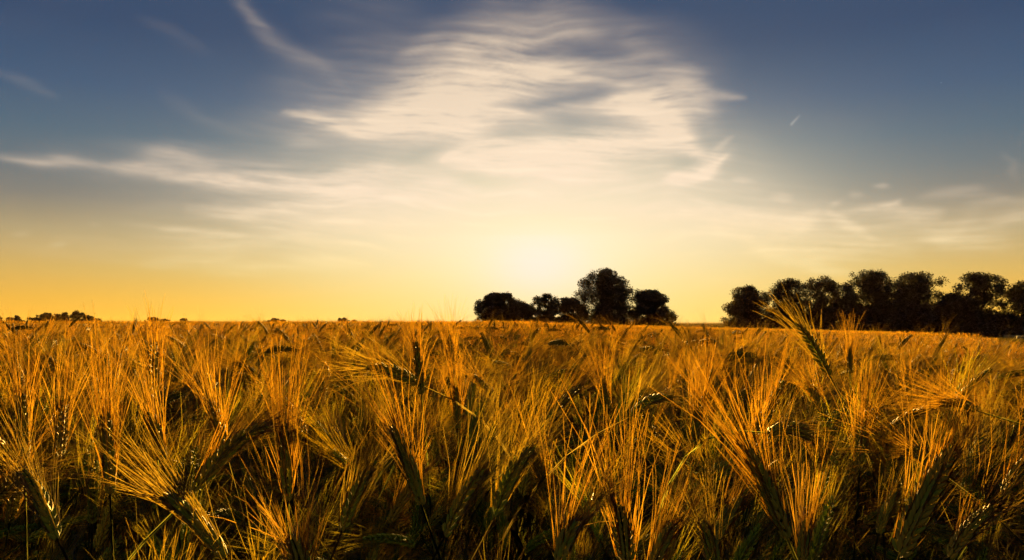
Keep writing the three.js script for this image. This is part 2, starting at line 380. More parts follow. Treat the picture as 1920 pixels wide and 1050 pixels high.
// ------------------------------------------------------------------ barley
function kernelShape(sides, rings) {                  // a grain in its husk, 1 long along y, pointed at both ends, flatter inside
  const s = new Shape(), pts = [], rad = [];
  const g = new THREE.BufferGeometry();
  const P = [], N = [], I = [];
  for (let k = 0; k <= rings; k++) {
    const t = k / rings, r = 0.5 * Math.pow(Math.sin(Math.PI * Math.pow(t, 0.8)), 0.8) + (k === 0 || k === rings ? 0.02 : 0);
    for (let q = 0; q < sides; q++) {
      const a = q / sides * Math.PI * 2, ridge = 1 + 0.12 * Math.cos(a * 2);
      P.push(Math.cos(a) * r * ridge, t, Math.sin(a) * r * (Math.sin(a) < 0 ? 0.7 : 1)); N.push(Math.cos(a), (t - 0.45) * 0.9, Math.sin(a));
    }
  }
  for (let k = 0; k < rings; k++) for (let q = 0; q < sides; q++) { const a = k * sides + q, b = k * sides + (q + 1) % sides; I.push(a, a + sides, b, b, a + sides, b + sides); }
  g.setAttribute('position', new THREE.Float32BufferAttribute(P, 3));
  g.setAttribute('normal', new THREE.Float32BufferAttribute(N, 3));
  g.setIndex(I);
  return g;
}
const KERNEL = kernelShape(6, 4), KERNEL_FAR = kernelShape(4, 2);

const straw = { transmission: 0.55, thickness: 0, roughness: 1, ior: 1.3, specularIntensity: 0.4 };
const paint = (r, g, b, extra = {}) => new THREE.MeshPhysicalMaterial({ color: new THREE.Color().setRGB(r, g, b), side: THREE.DoubleSide, roughness: 0.6, ...extra });
const AWN = [[0.78, 0.49, 0.035], [0.70, 0.42, 0.025], [0.66, 0.48, 0.04]];
const HUSK = [[0.26, 0.20, 0.02], [0.21, 0.19, 0.017], [0.19, 0.225, 0.018]];
const STALK = [[0.32, 0.28, 0.04], [0.24, 0.27, 0.035], [0.36, 0.28, 0.045]];
const BLADE = [[0.16, 0.22, 0.022], [0.20, 0.22, 0.024], [0.28, 0.22, 0.035]];
const awnMaterial = AWN.map((c) => paint(...c, { ...straw, transmission: 0.62, roughness: 1, clearcoat: 0.35, clearcoatRoughness: 0.32 })), huskMaterial = HUSK.map((c) => paint(...c, { roughness: 0.7, specularIntensity: 0.5, specularColor: new THREE.Color(1, 0.75, 0.3) }));
const stalkMaterial = STALK.map((c) => paint(...c)), bladeMaterial = BLADE.map((c) => paint(...c, { transmission: 0.4, thickness: 0, roughness: 1 }));
const fieldMaterial = [
  new THREE.MeshPhysicalMaterial({ vertexColors: true, side: THREE.DoubleSide, roughness: 0.75, specularIntensity: 0.5, specularColor: new THREE.Color(1, 0.75, 0.3) }),
  new THREE.MeshPhysicalMaterial({ vertexColors: true, side: THREE.DoubleSide, ...straw, transmission: 0.62, roughness: 1, clearcoat: 0.35, clearcoatRoughness: 0.32 }),
];

// Points of a stalk that leaves the soil upright and bows over by `lean` radians towards +x, and of the ear that it carries.
function spine(height, lean, earLength, nod) {
  const stem = [], ear = [], N = 12;
  let x = 0, y = 0;
  for (let k = 0; k <= N; k++) {
    stem.push(V(x, y, 0));
    const t = (k + 0.5) / N, a = lean * 0.12 * t + lean * 0.88 * smooth(t, 0.55, 1.05);
    x += Math.sin(a) * height / N; y += Math.cos(a) * height / N;
  }
  const p = stem[N].clone(), M = 6;
  for (let k = 0; k <= M; k++) {
    ear.push(p.clone());
    const a = lean + nod * (k + 0.5) / M;
    p.x += Math.sin(a) * earLength / M; p.y += Math.cos(a) * earLength / M;
  }
  return { stem, ear };
}
// Fills the shapes of one plant. `into` says where stalk, blades, kernels and awns go: Shapes, or a function for single kernels.
function plant(into, stem, ear, rnd, o) {
  const stemRadii = stem.map((_, k) => lerp(0.0019, 0.0012, k / (stem.length - 1)) * o.wide);
  into.stalk.tube(stem, stemRadii, o.sides, o.stalkColor);
  const curve = new THREE.CatmullRomCurve3(ear), L = curve.getLength(), twist = o.twist ?? rnd() * Math.PI;
  into.stalk.tube(curve.getPoints(4), [0.0012, 0.001, 0.001, 0.0008, 0.0005].map((r) => r * o.wide), o.sides, o.stalkColor);
  // blades
  for (let b = 0; b < o.blades; b++) {
    const at = stem[Math.floor(lerp(stem.length * 0.2, stem.length * 0.6, (b + rnd() * 0.7) / Math.max(1, o.blades)))], az = rnd() * 6.283, len = lerp(0.14, 0.26, rnd()), droop = lerp(0.8, 2.4, rnd());
    const pts = [], w = [], d = V(Math.cos(az), 0, Math.sin(az)), n = o.bladeSteps;
    const p = at.clone(); let a = 0.25 + rnd() * 0.3;
    for (let k = 0; k <= n; k++) { pts.push(p.clone()); w.push(0.0055 * o.wide * Math.pow(Math.sin(Math.PI * lerp(0.18, 1, k / n)), 0.7) + 0.0002); a += droop / n; p.addScaledVector(d, Math.sin(a) * len / n); p.y += Math.cos(a) * len / n; }
    (into.blade[b] ?? into.blade).ribbon(pts, w, V(-d.z, 0, d.x), 0.35, o.bladeColor);
  }
  // kernels in two files of three, each ending in an awn
  const nodes = o.nodes, T = V(0, 0, 0), U = V(0, 0, 0), W = V(0, 0, 0), m = new THREE.Matrix4();
  for (let i = 0; i < nodes * 2; i++) {
    const t = (i + 0.5) / (nodes * 2), at = curve.getPointAt(clamp(t * 0.96, 0, 1));
    curve.getTangentAt(clamp(t, 0, 1), T);
    U.set(-T.y, T.x, 0); if (U.lengthSq() < 0.01) U.set(1, 0, 0); U.addScaledVector(T, -U.dot(T)).normalize(); W.crossVectors(T, U).normalize();
    const fill = 0.46 + 0.54 * Math.sin(Math.PI * Math.pow(lerp(0.12, 0.97, t), 0.8));
    for (let q = -1; q <= 1; q++) {
      if (o.rows === 1 && q) continue;
      const az = twist + (i % 2) * Math.PI + q * 0.95 + (rnd() - 0.5) * 0.25, out = V(0, 0, 0).addScaledVector(U, Math.cos(az)).addScaledVector(W, Math.sin(az));
      const open = (q ? 0.36 : 0.60) + (rnd() - 0.5) * 0.12, dir = T.clone().multiplyScalar(Math.cos(open)).addScaledVector(out, Math.sin(open)).normalize();
      const side = V(0, 0, 0).crossVectors(dir, out).normalize(), front = V(0, 0, 0).crossVectors(side, dir).normalize();
      const len = o.kernel * fill * (0.92 + rnd() * 0.16), base = at.clone().addScaledVector(out, 0.0022 * fill * o.fat);
      m.makeBasis(side.clone().multiplyScalar(len * 0.31 * o.fat), dir.clone().multiplyScalar(len), front.clone().multiplyScalar(len * 0.29 * o.fat)).setPosition(base);
      into.kernel(m, rnd);
      if (rnd() < o.awnShare) {
        const tip = base.clone().addScaledVector(dir, len * 0.92), fan = o.spread * (0.25 + 1.0 * rnd()), a = T.clone().addScaledVector(out, fan).addScaledVector(V(rnd() - 0.5, rnd() - 0.5, rnd() - 0.5), 0.17).normalize();
        const AL = o.awn * lerp(0.6, 1.12, Math.sqrt(rnd())) * (0.75 + 0.35 * Math.sin(Math.PI * lerp(0.25, 0.8, t))), bow = out.clone().multiplyScalar(AL * 0.24 * (rnd() - 0.35)), n = o.awnSteps, pts = [], rr = [];
        for (let k = 0; k <= n; k++) { const s = n > 1 ? Math.pow(k / n, 1.5) : k; pts.push(tip.clone().addScaledVector(dir, AL * s * (1 - s) * 0.25).addScaledVector(a, AL * s).addScaledVector(bow, s * s * 2)); rr.push((lerp(0.00034, 0.00012, s) + (k === 0 ? 0.0004 : 0)) * o.awnWide); }
        into.awns.tube(pts, rr, 3, o.awnColor);
      }
    }
  }
}
const shade = (c, k) => c.map((v) => v * k);
// One joined shape of a whole plant, for the plants that the camera sees small.
function joinedPlant(seed, lean, detail, bare = 1) {
  const rnd = random(seed), s = new Shape(), aw = new Shape(), c = bare < 1 ? 1 : seed % 3, far = detail > 1;
  const { stem, ear } = spine(0.905 * lerp(0.97, 1.05, rnd()), lean, lerp(0.075, 0.098, rnd()), lean * 0.35 + 0.1);
  plant({ stalk: s, blade: aw, awns: aw, kernel: (m) => s.add(detail ? KERNEL_FAR : KERNEL, m, shade(HUSK[c], lerp(0.75, 1.2, rnd()))) }, stem, ear, rnd, {
    wide: far ? 1.7 : 1, sides: far ? 3 : 4, blades: far ? 1 : 2, bladeSteps: far ? 3 : 6, nodes: [11, 8, 4][detail], rows: far ? 1 : 3, kernel: [0.0135, 0.0155, 0.030][detail], fat: [1.15, 1.2, 1.1][detail],
    awnShare: [0.62, 0.36, 0.5][detail] * bare, awn: 0.088, awnSteps: far ? 1 : 3, awnWide: [0.95, 1.5, 3.2][detail], spread: 0.24, stalkColor: STALK[c], bladeColor: BLADE[c], awnColor: AWN[c],
  });
  return mergeGeometries([s.build(), aw.build()], true);
}
// A handful of ears seen from far off: pointed ears, a few broad awns and leaning stalks.
function farClump(seed) {
  const rnd = random(seed), s = new Shape(), aw = new Shape();
  for (let k = 0; k < 6; k++) {
    const c = Math.floor(rnd() * 3), x = (rnd() - 0.5) * 0.55, z = (rnd() - 0.5) * 0.55, az = rnd() * 6.283, lean = rnd() * 1.7, h = 0.9 + (rnd() - 0.5) * 0.18;
    const d = V(Math.cos(az) * Math.sin(lean), Math.cos(lean), Math.sin(az) * Math.sin(lean)), p = V(x, h, z), q = p.clone().addScaledVector(d, 0.1);
    s.tube([V(x, 0.45, z), p], [0.004, 0.004], 3, STALK[c]);
    s.tube([p, p.clone().addScaledVector(d, 0.05), q], [0.005, 0.0105, 0.004], 4, HUSK[c]);
    for (let a = 0; a < 4; a++) {
      const e = d.clone().add(V(rnd() - 0.5, (rnd() - 0.5), rnd() - 0.5).multiplyScalar(0.55)).normalize();
      const from = lerp(0.3, 1, rnd()); aw.tube([p.clone().lerp(q, from), q.clone().addScaledVector(e, 0.12)], [0.0034, 0.0008], 3, AWN[c]);
    }
  }
  return mergeGeometries([s.build(), aw.build()], true);
}

// A point at a pixel of the 1920 x 1050 photograph and a distance, to read places off the photograph.
const ahead = V(0, Math.sin(PITCH), -Math.cos(PITCH)), upward = V(0, Math.cos(PITCH), Math.sin(PITCH));
const at = (x, y, d) => V(0, EYE, 0).addScaledVector(ahead, d).addScaledVector(V(1, 0, 0), (x - 960) / 1507 * d).addScaledVector(upward, (525 - y) / 1507 * d);

// A stalk read off the photograph: where its ear starts and ends, how far off, and where it stands.
const measured = [];
function stalk(base, tip, d, depthTip, label, o = {}) {
  const P = at(base[0], base[1], d), Q = at(tip[0], tip[1], d + depthTip), rnd = random(9000 + measured.length * 17), c = o.tone ?? Math.floor(rnd() * 3);
  const E = Q.clone().sub(P), len = E.length(), dir = E.clone().normalize();
  const root = P.clone().addScaledVector(V(dir.x, 0, dir.z), -0.3 * (o.reach ?? 1)).add(V((rnd() - 0.5) * 0.06, 0, -0.02 - rnd() * 0.08)); root.y = ground(root.x, root.z);
  const t = thing('barley_stalk', root.x, root.y, root.z);
  tag(t, label, 'barley', 'barley stalks standing nearest the camera');
  const p = P.clone().sub(root), q = Q.clone().sub(root), sag = V(0, o.sag ?? 0.006, 0);
  const rise = new THREE.CubicBezierCurve3(V(0, 0, 0), V(p.x * 0.02, p.y * 0.55, p.z * 0.02), p.clone().addScaledVector(dir, -Math.min(0.34, p.y * 0.4)), p);
  const ear = []; for (let k = 0; k <= 6; k++) { const s = k / 6; ear.push(p.clone().lerp(q, s).addScaledVector(sag, 4 * s * (1 - s))); }
  const S = new Shape(), B = [new Shape(), new Shape()], A = new Shape(), R = new Shape(), kernels = [];
  const stemPoints = rise.getPoints(16);
  const scale = len / 0.09;
  plant({ stalk: S, blade: B, awns: A, kernel: (m, r) => kernels.push([m.clone(), r()]) }, stemPoints, ear, rnd, {
    wide: 1, sides: 6, blades: 2, bladeSteps: 8, nodes: Math.round(clamp(11 * scale, 9, 15)), rows: 3, kernel: 0.0138 * clamp(scale, 0.85, 1.15), fat: o.fat ?? 1.2, awnShare: 0.9, awn: o.awn ?? 0.125, awnSteps: 3, awnWide: 1.05,
    spread: o.spread ?? 0.26, stalkColor: STALK[c], bladeColor: BLADE[c], awnColor: AWN[c], twist: o.twist,
  });
  mesh('stem', S.build(false), stalkMaterial[c], t);
  for (const b of B) mesh('leaf', b.build(false), bladeMaterial[c], t);
  R.tube(ear, ear.map(() => 0.0012), 5, HUSK[c]);
  const e = mesh('ear', R.build(false), huskMaterial[c], t);
  for (const [m, r] of kernels) {
    const k = mesh('grain', KERNEL, huskMaterial[r < 0.62 ? c : (c + 1 + Math.floor(r * 50) % 2) % 3], e);
    m.decompose(k.position, k.quaternion, k.scale);
  }
  const aw = mesh('awns', A.build(false), awnMaterial[c], e); aw.userData.kind = 'stuff';
  measured.push({ x: root.x, z: root.z, d, px: (base[0] + tip[0]) / 2, half: Math.abs(base[0] - tip[0]) / 2, low: Math.max(base[1], tip[1]) });
  return t;
}
// ------------------------------------------------------------------ stalks that the photograph shows one by one
stalk([1556, 706], [1494, 606], 1.10, -0.02, 'tall green ear rising above the field in front of the right-hand tree row', { tone: 2, awn: 0.058, spread: 0.24, reach: 0.5, fat: 0.85 });
stalk([790, 742], [780, 640], 1.22, 0.02, 'dark upright ear left of centre with long awns reaching above the horizon', { tone: 1, awn: 0.06, spread: 0.16, reach: 0.2 });
stalk([788, 722], [688, 686], 1.24, 0.03, 'dark ear lying sideways to the left, crossing the upright ear left of centre', { awn: 0.090, spread: 0.3, reach: 0.3 });
stalk([1478, 1015], [1392, 826], 0.70, 0.03, 'large ear at lower right tilted left with kernels lit along one edge', { tone: 1, awn: 0.098, spread: 0.3 });
stalk([1684, 1048], [1786, 836], 0.70, 0.04, 'large ear at lower right leaning right under a bright yellow spray of awns', { tone: 0, awn: 0.107, spread: 0.14 });
stalk([362, 925], [505, 796], 0.78, 0.03, 'broad dark ear at lower left bent over to the upper right', { tone: 1, awn: 0.098, spread: 0.3, reach: 0.5, sag: 0.012 });
stalk([207, 930], [200, 772], 0.80, 0.02, 'upright dark ear at lower left with long straight awns pointing up', { tone: 1, awn: 0.107, spread: 0.13, reach: 0.2 });
stalk([540, 945], [533, 792], 0.82, 0.02, 'upright dark ear right of the broad bent ear at lower left', { tone: 1, awn: 0.098, spread: 0.2, reach: 0.2 });
stalk([792, 952], [736, 796], 0.82, 0.04, 'ear leaning left below the upright dark ear, its awns swept to the upper left', { tone: 1, awn: 0.102, spread: 0.2 });
stalk([926, 975], [1002, 838], 0.84, 0.05, 'pale green ear at lower centre curving over to the right', { tone: 2, awn: 0.090, spread: 0.26, sag: 0.014 });
stalk([832, 1010], [905, 878], 0.84, 0.03, 'green ear at lower centre left of the one curving over to the right', { tone: 2, awn: 0.098, spread: 0.22 });
stalk([1024, 792], [1092, 722], 1.15, 0.04, 'dark ear just right of centre slanting to the upper right', { tone: 1, awn: 0.082, spread: 0.22 });
stalk([1182, 782], [1262, 748], 1.10, 0.04, 'ear right of centre nodding right with awns like a brush', { awn: 0.082, spread: 0.3, sag: 0.012 });
stalk([1046, 1062], [1078, 984], 0.66, 0.02, 'ear at the bottom centre with a wide fan of long awns', { tone: 0, awn: 0.102, spread: 0.42, reach: 0.3 });
stalk([1176, 1070], [1160, 948], 0.68, 0.02, 'upright ear at the bottom right of centre with a bright tuft at its tip', { tone: 0, awn: 0.107, spread: 0.22, reach: 0.2 });
stalk([46, 872], [42, 738], 0.92, 0.02, 'dark upright ear near the left edge', { tone: 1, awn: 0.098, spread: 0.2, reach: 0.2 });
stalk([110, 1015], [44, 880], 0.76, 0.03, 'green ear in the lower left corner leaning left', { tone: 2, awn: 0.098, spread: 0.22 });
stalk([425, 1050], [306, 926], 0.70, 0.03, 'green ear at lower left leaning left with awns swept to the upper left', { tone: 2, awn: 0.107, spread: 0.22 });
stalk([1440, 812], [1534, 832], 0.96, 0.05, 'ear lying level to the right with awns like a brush', { tone: 1, awn: 0.082, spread: 0.3, reach: 0.4, sag: 0.012 });
stalk([1760, 884], [1698, 842], 0.90, 0.03, 'small ear at right whose awns fan out to the upper left', { awn: 0.09, spread: 0.5, reach: 0.4 });
stalk([1836, 772], [1764, 756], 1.20, 0.02, 'dark ear lying level among upright awns near the right edge', { tone: 1, awn: 0.08, spread: 0.2, reach: 0.4 });
stalk([1548, 776], [1514, 726], 1.40, 0.02, 'short dark ear below the tall green ear', { tone: 1, awn: 0.08, spread: 0.2 });
stalk([858, 806], [856, 726], 1.28, 0.02, 'dark upright ear to the right of the crossed pair', { tone: 1, awn: 0.082, spread: 0.2, reach: 0.2 });
stalk([849, 690], [842, 630], 1.75, 0.02, 'slim dark ear standing up near the horizon left of the first bush', { tone: 1, awn: 0.09, spread: 0.16, reach: 0.2 });
stalk([1776, 1050], [1862, 950], 0.76, 0.03, 'ear in the lower right corner leaning right, its awns brushing the frame', { tone: 0, awn: 0.107, spread: 0.24 });
stalk([1880, 930], [1936, 856], 0.86, 0.02, 'ear at the right edge leaning out of the picture', { awn: 0.098, spread: 0.22 });
stalk([572, 1110], [548, 1010], 0.66, 0.02, 'low ear at the bottom left of centre with long bright awns splayed to the left', { tone: 0, awn: 0.102, spread: 0.45, reach: 0.3 });
stalk([112, 862], [122, 758], 1.05, 0.02, 'golden ear between the two dark upright ears at the left', { tone: 0, awn: 0.107, spread: 0.2, reach: 0.2 });
stalk([292, 752], [288, 642], 1.05, 0.02, 'thin dark ear at left with awns rising past the horizon', { tone: 1, awn: 0.062, spread: 0.13, reach: 0.2 });
stalk([306, 870], [282, 770], 0.95, 0.02, 'ear at left carrying a tall spray of bright awns', { tone: 0, awn: 0.107, spread: 0.14, reach: 0.3 });
stalk([424, 852], [396, 752], 1.00, 0.02, 'ear at left with a bright fan of awns tipped to the left', { tone: 0, awn: 0.102, spread: 0.22 });
stalk([1302, 838], [1314, 742], 1.05, 0.02, 'upright ear right of centre behind the large lit ear', { tone: 1, awn: 0.090, spread: 0.2, reach: 0.2 });
stalk([1612, 880], [1618, 790], 0.98, 0.02, 'thin dark upright ear at right in a shaded gap', { tone: 1, awn: 0.082, spread: 0.16, reach: 0.2 });
stalk([1500, 1075], [1512, 975], 0.78, 0.03, 'ear at lower right with awns standing up beside the large lit ear', { tone: 0, awn: 0.102, spread: 0.2, reach: 0.2 });
stalk([1345, 1080], [1318, 985], 0.76, 0.03, 'ear at lower right left of the large lit ear', { tone: 2, awn: 0.098, spread: 0.28 });
stalk([640, 1000], [690, 880], 0.86, 0.04, 'green ear at lower left of centre pointing to the upper right', { tone: 2, awn: 0.107, spread: 0.22 });
stalk([1216, 1085], [1262, 985], 0.74, 0.03, 'ear at the bottom right of centre leaning right with lit awns', { tone: 0, awn: 0.098, spread: 0.24 });
stalk([1594, 700], [1592, 652], 1.9, 0.02, 'small dark ear right of the tall green ear', { tone: 1, awn: 0.09, spread: 0.16, reach: 0.2 });
stalk([1140, 772], [1128, 712], 1.5, 0.02, 'dark ear leaning left beside the nodding brush-like ear', { tone: 1, awn: 0.09, spread: 0.2 });
// ------------------------------------------------------------------ the rest of the field
const FAN = 0.74;                                     // half the width that is planted, per metre ahead (the frame takes 0.64)
function scatter(d0, d1, count, seed, keep) {         // evenly over the ground between two distances
  const rnd = random(seed), out = [];
  for (let k = 0; k < count; k++) {
    const d = Math.sqrt(lerp(d0 * d0, d1 * d1, rnd())), x = (rnd() * 2 - 1) * (FAN * d + 0.8), z = -d;
    if (!inField(x, z) || (keep && !keep(x, z, rnd))) continue;
    out.push({ x, z, y: ground(x, z), d, rnd: rnd(), turn: rnd() < 0.35 ? (rnd() - 0.5) * 2.4 : rnd() * Math.PI * 2, tilt: rnd(), lift: rnd() });
  }
  return out;
}
const LEANS = [0.05, 0.15, 0.25, 0.4, 0.6, 0.85, 1.1, 1.45, 1.8];
const pickLean = (r) => Math.floor(Math.pow(r, 0.85) * LEANS.length);
// plants thin out where the photograph looks through gaps, and stand higher or lower in waves
const wave = (x, z) => 0.03 * n3(x * 1.3, 4, z * 1.3) + 0.025 * n3(x * 0.4, 9, z * 0.4);
function place(p, lean, sizeBase = 1) {
  // the crop stands a little higher away from the trodden edge where the camera is; nodding ears reach highest
  const bow = Math.min(1, LEANS[lean] / 1.1), rise = 0.965 + 0.06 * smooth(p.d, 1.6, 4) - 0.07 * (1 - bow) * smooth(p.d, 1.2, 2.5);
  const low = 0.2 * Math.max(0, 0.3 - p.lift) / 0.3 * (p.d < 12 ? 1 : 0.5);
  const top = Math.min(rise + wave(p.x, p.z) + (p.lift - 0.5) * 0.09 - low, 1.0 - 0.085 * Math.max(0, 1.7 - p.d) + 0.1 * smooth(p.d, 1.7, 2.6)), scale = top / 0.985 * (1 + 0.07 * bow) * sizeBase;
  return new THREE.Matrix4().compose(V(p.x, p.y, p.z), new THREE.Quaternion().setFromEuler(new THREE.Euler((p.tilt - 0.5) * 0.24, p.turn, (p.rnd - 0.5) * 0.24, 'YXZ')), V(scale, scale, scale));
}
// the distinct ears stand free of the crowd in front of them
const clear = (x, z, rnd) => measured.every((m) => Math.hypot(m.x - x, m.z - z) > 0.03 && (-z > m.d + 0.03 || Math.abs(960 + x / -z * 1507 - m.px) > m.half + 38 || rnd() > 0.86));
const nearPlants = scatter(0.62, 3.4, 2500, 11, (x, z, rnd) => clear(x, z, rnd) && rnd() < 0.55 + 0.45 * smooth(-z, 1.6, 3)).sort((a, b) => a.d - b.d);
// the nearest stand one by one
{
  const kinds = LEANS.map((lean, k) => [0, 1, 2].map((c) => {
    const rnd = random(500 + k * 3 + c), S = new Shape(), B = [new Shape(), new Shape()], A = new Shape(), E = new Shape();
    const { stem, ear } = spine(0.905 * lerp(0.97, 1.04, rnd()), lean, lerp(0.078, 0.1, rnd()), lean * 0.35 + 0.1);
    plant({ stalk: S, blade: B, awns: A, kernel: (m) => E.add(KERNEL, m, [1, 1, 1]) }, stem, ear, rnd, {
      wide: 1, sides: 5, blades: 2, bladeSteps: 7, nodes: 11, rows: 3, kernel: 0.0136, fat: 1.18, awnShare: 0.7, awn: 0.088, awnSteps: 3, awnWide: 0.95, spread: 0.25, stalkColor: STALK[c], bladeColor: BLADE[c], awnColor: AWN[c],
    });
    const g = new THREE.Group();
    mesh('stem', S.build(false), stalkMaterial[c], g);
    for (const b of B) mesh('leaf', b.build(false), bladeMaterial[c], g);
    const e = mesh('ear', E.build(false), huskMaterial[c], g);
    mesh('awns', A.build(false), awnMaterial[c], e).userData.kind = 'stuff';
    return g;
  }));
  const ONE_BY_ONE = 300 - measured.length;
  // those whose ears the photograph's frame takes in
  const chosen = [], rest = [];
  for (const p of nearPlants) {
    const lean = pickLean(p.rnd), x = 960 + p.x / p.d * 1507, y = 605 + (EYE - 0.93) / p.d * 1507;
    (chosen.length < ONE_BY_ONE && x > 10 && x < 1910 && y < 1080 ? chosen : rest).push(p);
    const away = V(Math.cos(p.turn), 0, -Math.sin(p.turn)), c = Math.floor(p.tilt * 2.99);
    const pose = ['upright', 'slanting', 'nodding', 'hanging'][lean < 2 ? 0 : lean < 4 ? 1 : lean < 7 ? 2 : 3];
    const way = lean < 2 ? '' : Math.abs(away.x) > 0.6 ? (away.x > 0 ? ' to the right' : ' to the left') : away.z < 0 ? ' away' : ' forward';
    Object.assign(p, { lean, c, x0: x, kind: `${['golden', 'brown', 'greenish'][c]} barley ear ${pose}${way} in the ${p.d < 1.05 ? 'front' : p.d < 1.25 ? 'second' : 'third'} rows` });
  }
  nearPlants.length = 0; nearPlants.push(...rest);
  const ranks = ['first', 'second', 'third', 'fourth', 'fifth', 'sixth', 'seventh', 'eighth', 'ninth', 'tenth', 'eleventh', 'twelfth', 'thirteenth', 'fourteenth', 'fifteenth', 'sixteenth', 'seventeenth', 'eighteenth', 'nineteenth', 'twentieth', 'twenty-first', 'twenty-second'], seen = new Map();
  chosen.sort((a, b) => a.x0 - b.x0);
  for (const p of chosen) {
    const n = seen.get(p.kind) ?? 0; seen.set(p.kind, n + 1);
    const o = kinds[p.lean][p.c].clone();
    o.name = numbered('barley_stalk');
    o.applyMatrix4(place(p, p.lean));
    tag(o, `${p.kind}, ${ranks[n] ?? 'last'} from the left`, 'barley', 'ordinary barley stalks in the front rows');
    scene.add(o);
  }
}
// all others in one
const field = new THREE.Group();
field.name = 'barley_field';
tag(field, 'golden barley field stretching from the front rows to the horizon', 'barley field', null, 'stuff');
scene.add(field);
function sow(geometries, places, matrixOf, kindOf, spreadTone, tint = [1, 1, 1]) {
  const lists = geometries.map(() => []);
  for (const p of places) lists[kindOf(p)].push(p);
  lists.forEach((list, k) => {
    if (!list.length) return;
    const m = new THREE.InstancedMesh(geometries[k], fieldMaterial, list.length), c = new THREE.Color(), rnd = random(70 + k);
    list.forEach((p, i) => {
      m.setMatrixAt(i, matrixOf(p, k));
      const t = 1 + (rnd() - 0.5) * spreadTone, g = 1 + (rnd() - 0.5) * 0.12, patch = 1 + 0.25 * n3(p.x / 9, 5, p.z / 9);
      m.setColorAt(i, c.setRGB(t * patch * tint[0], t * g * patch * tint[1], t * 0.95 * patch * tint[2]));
    });
    m.name = 'barley_plants'; m.userData.kind = 'stuff'; m.castShadow = m.receiveShadow = true;
    field.add(m);
  });
}
const V1 = LEANS.flatMap((lean, k) => [joinedPlant(100 + k * 2, lean, 0), joinedPlant(101 + k * 2, lean, 0)]);
const V2 = LEANS.map((lean, k) => joinedPlant(200 + k, lean, 1)), V3 = LEANS.map((lean, k) => joinedPlant(300 + k, lean, 2)), V4 = [0, 1, 2, 3, 4, 5].map((k) => farClump(400 + k));
// shorter green tillers between the front stalks
const tillers = scatter(0.5, 1.9, 1700, 21);
sow(V1, tillers, (p, k) => place(p, k >> 1, lerp(0.78, 0.95, p.lift)), (p) => pickLean(p.rnd) * 2 + (p.tilt > 0.5 ? 1 : 0), 0.4, [1.12, 1.32, 0.9]);
// ears that stand clear of the rest and show dark against the lit awns
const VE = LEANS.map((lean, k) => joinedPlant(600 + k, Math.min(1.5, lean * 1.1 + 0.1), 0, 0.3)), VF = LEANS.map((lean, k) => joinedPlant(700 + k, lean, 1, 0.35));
const clearOf = (p, k) => place(p, k, 1.03 + 0.045 * p.lift);
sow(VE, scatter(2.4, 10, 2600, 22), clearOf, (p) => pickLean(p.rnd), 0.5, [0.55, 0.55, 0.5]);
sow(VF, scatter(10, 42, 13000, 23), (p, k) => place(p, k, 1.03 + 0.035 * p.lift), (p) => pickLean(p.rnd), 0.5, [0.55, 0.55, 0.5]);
sow(V1, nearPlants, (p, k) => place(p, k >> 1), (p) => pickLean(p.rnd) * 2 + (p.tilt > 0.5 ? 1 : 0), 0.4);
sow(V2, scatter(3.4, 11, 10500, 12), (p, k) => place(p, k), (p) => pickLean(p.rnd), 1.1, [1, 0.88, 0.75]);
sow(V3, scatter(11, 34, 33000, 13), (p, k) => place(p, k), (p) => pickLean(p.rnd), 1.1, [1, 0.88, 0.75]);
const clumpAt = (p) => new THREE.Matrix4().compose(V(p.x, p.y, p.z), new THREE.Quaternion().setFromAxisAngle(V(0, 1, 0), p.turn), V(1, (1.06 + wave(p.x, p.z) * 1.2) * (0.95 + 0.09 * p.lift), 1));
sow(V4, scatter(33, 80, 15000, 14), clumpAt, (p) => Math.floor(p.rnd * 5.99), 1.1, [1, 0.88, 0.75]);
sow(V4, scatter(80, 250, 40000, 15), clumpAt, (p) => Math.floor(p.rnd * 5.99), 1.1, [1, 0.88, 0.75]);
// ------------------------------------------------------------------ trees
const leafMaterial = [[0.095, 0.085, 0.014], [0.105, 0.082, 0.015], [0.085, 0.082, 0.014]].map((c) => paint(...c, { transmission: 0.5, thickness: 0, roughness: 1 }));
const barkMaterial = paint(0.07, 0.055, 0.035, { roughness: 0.95 });
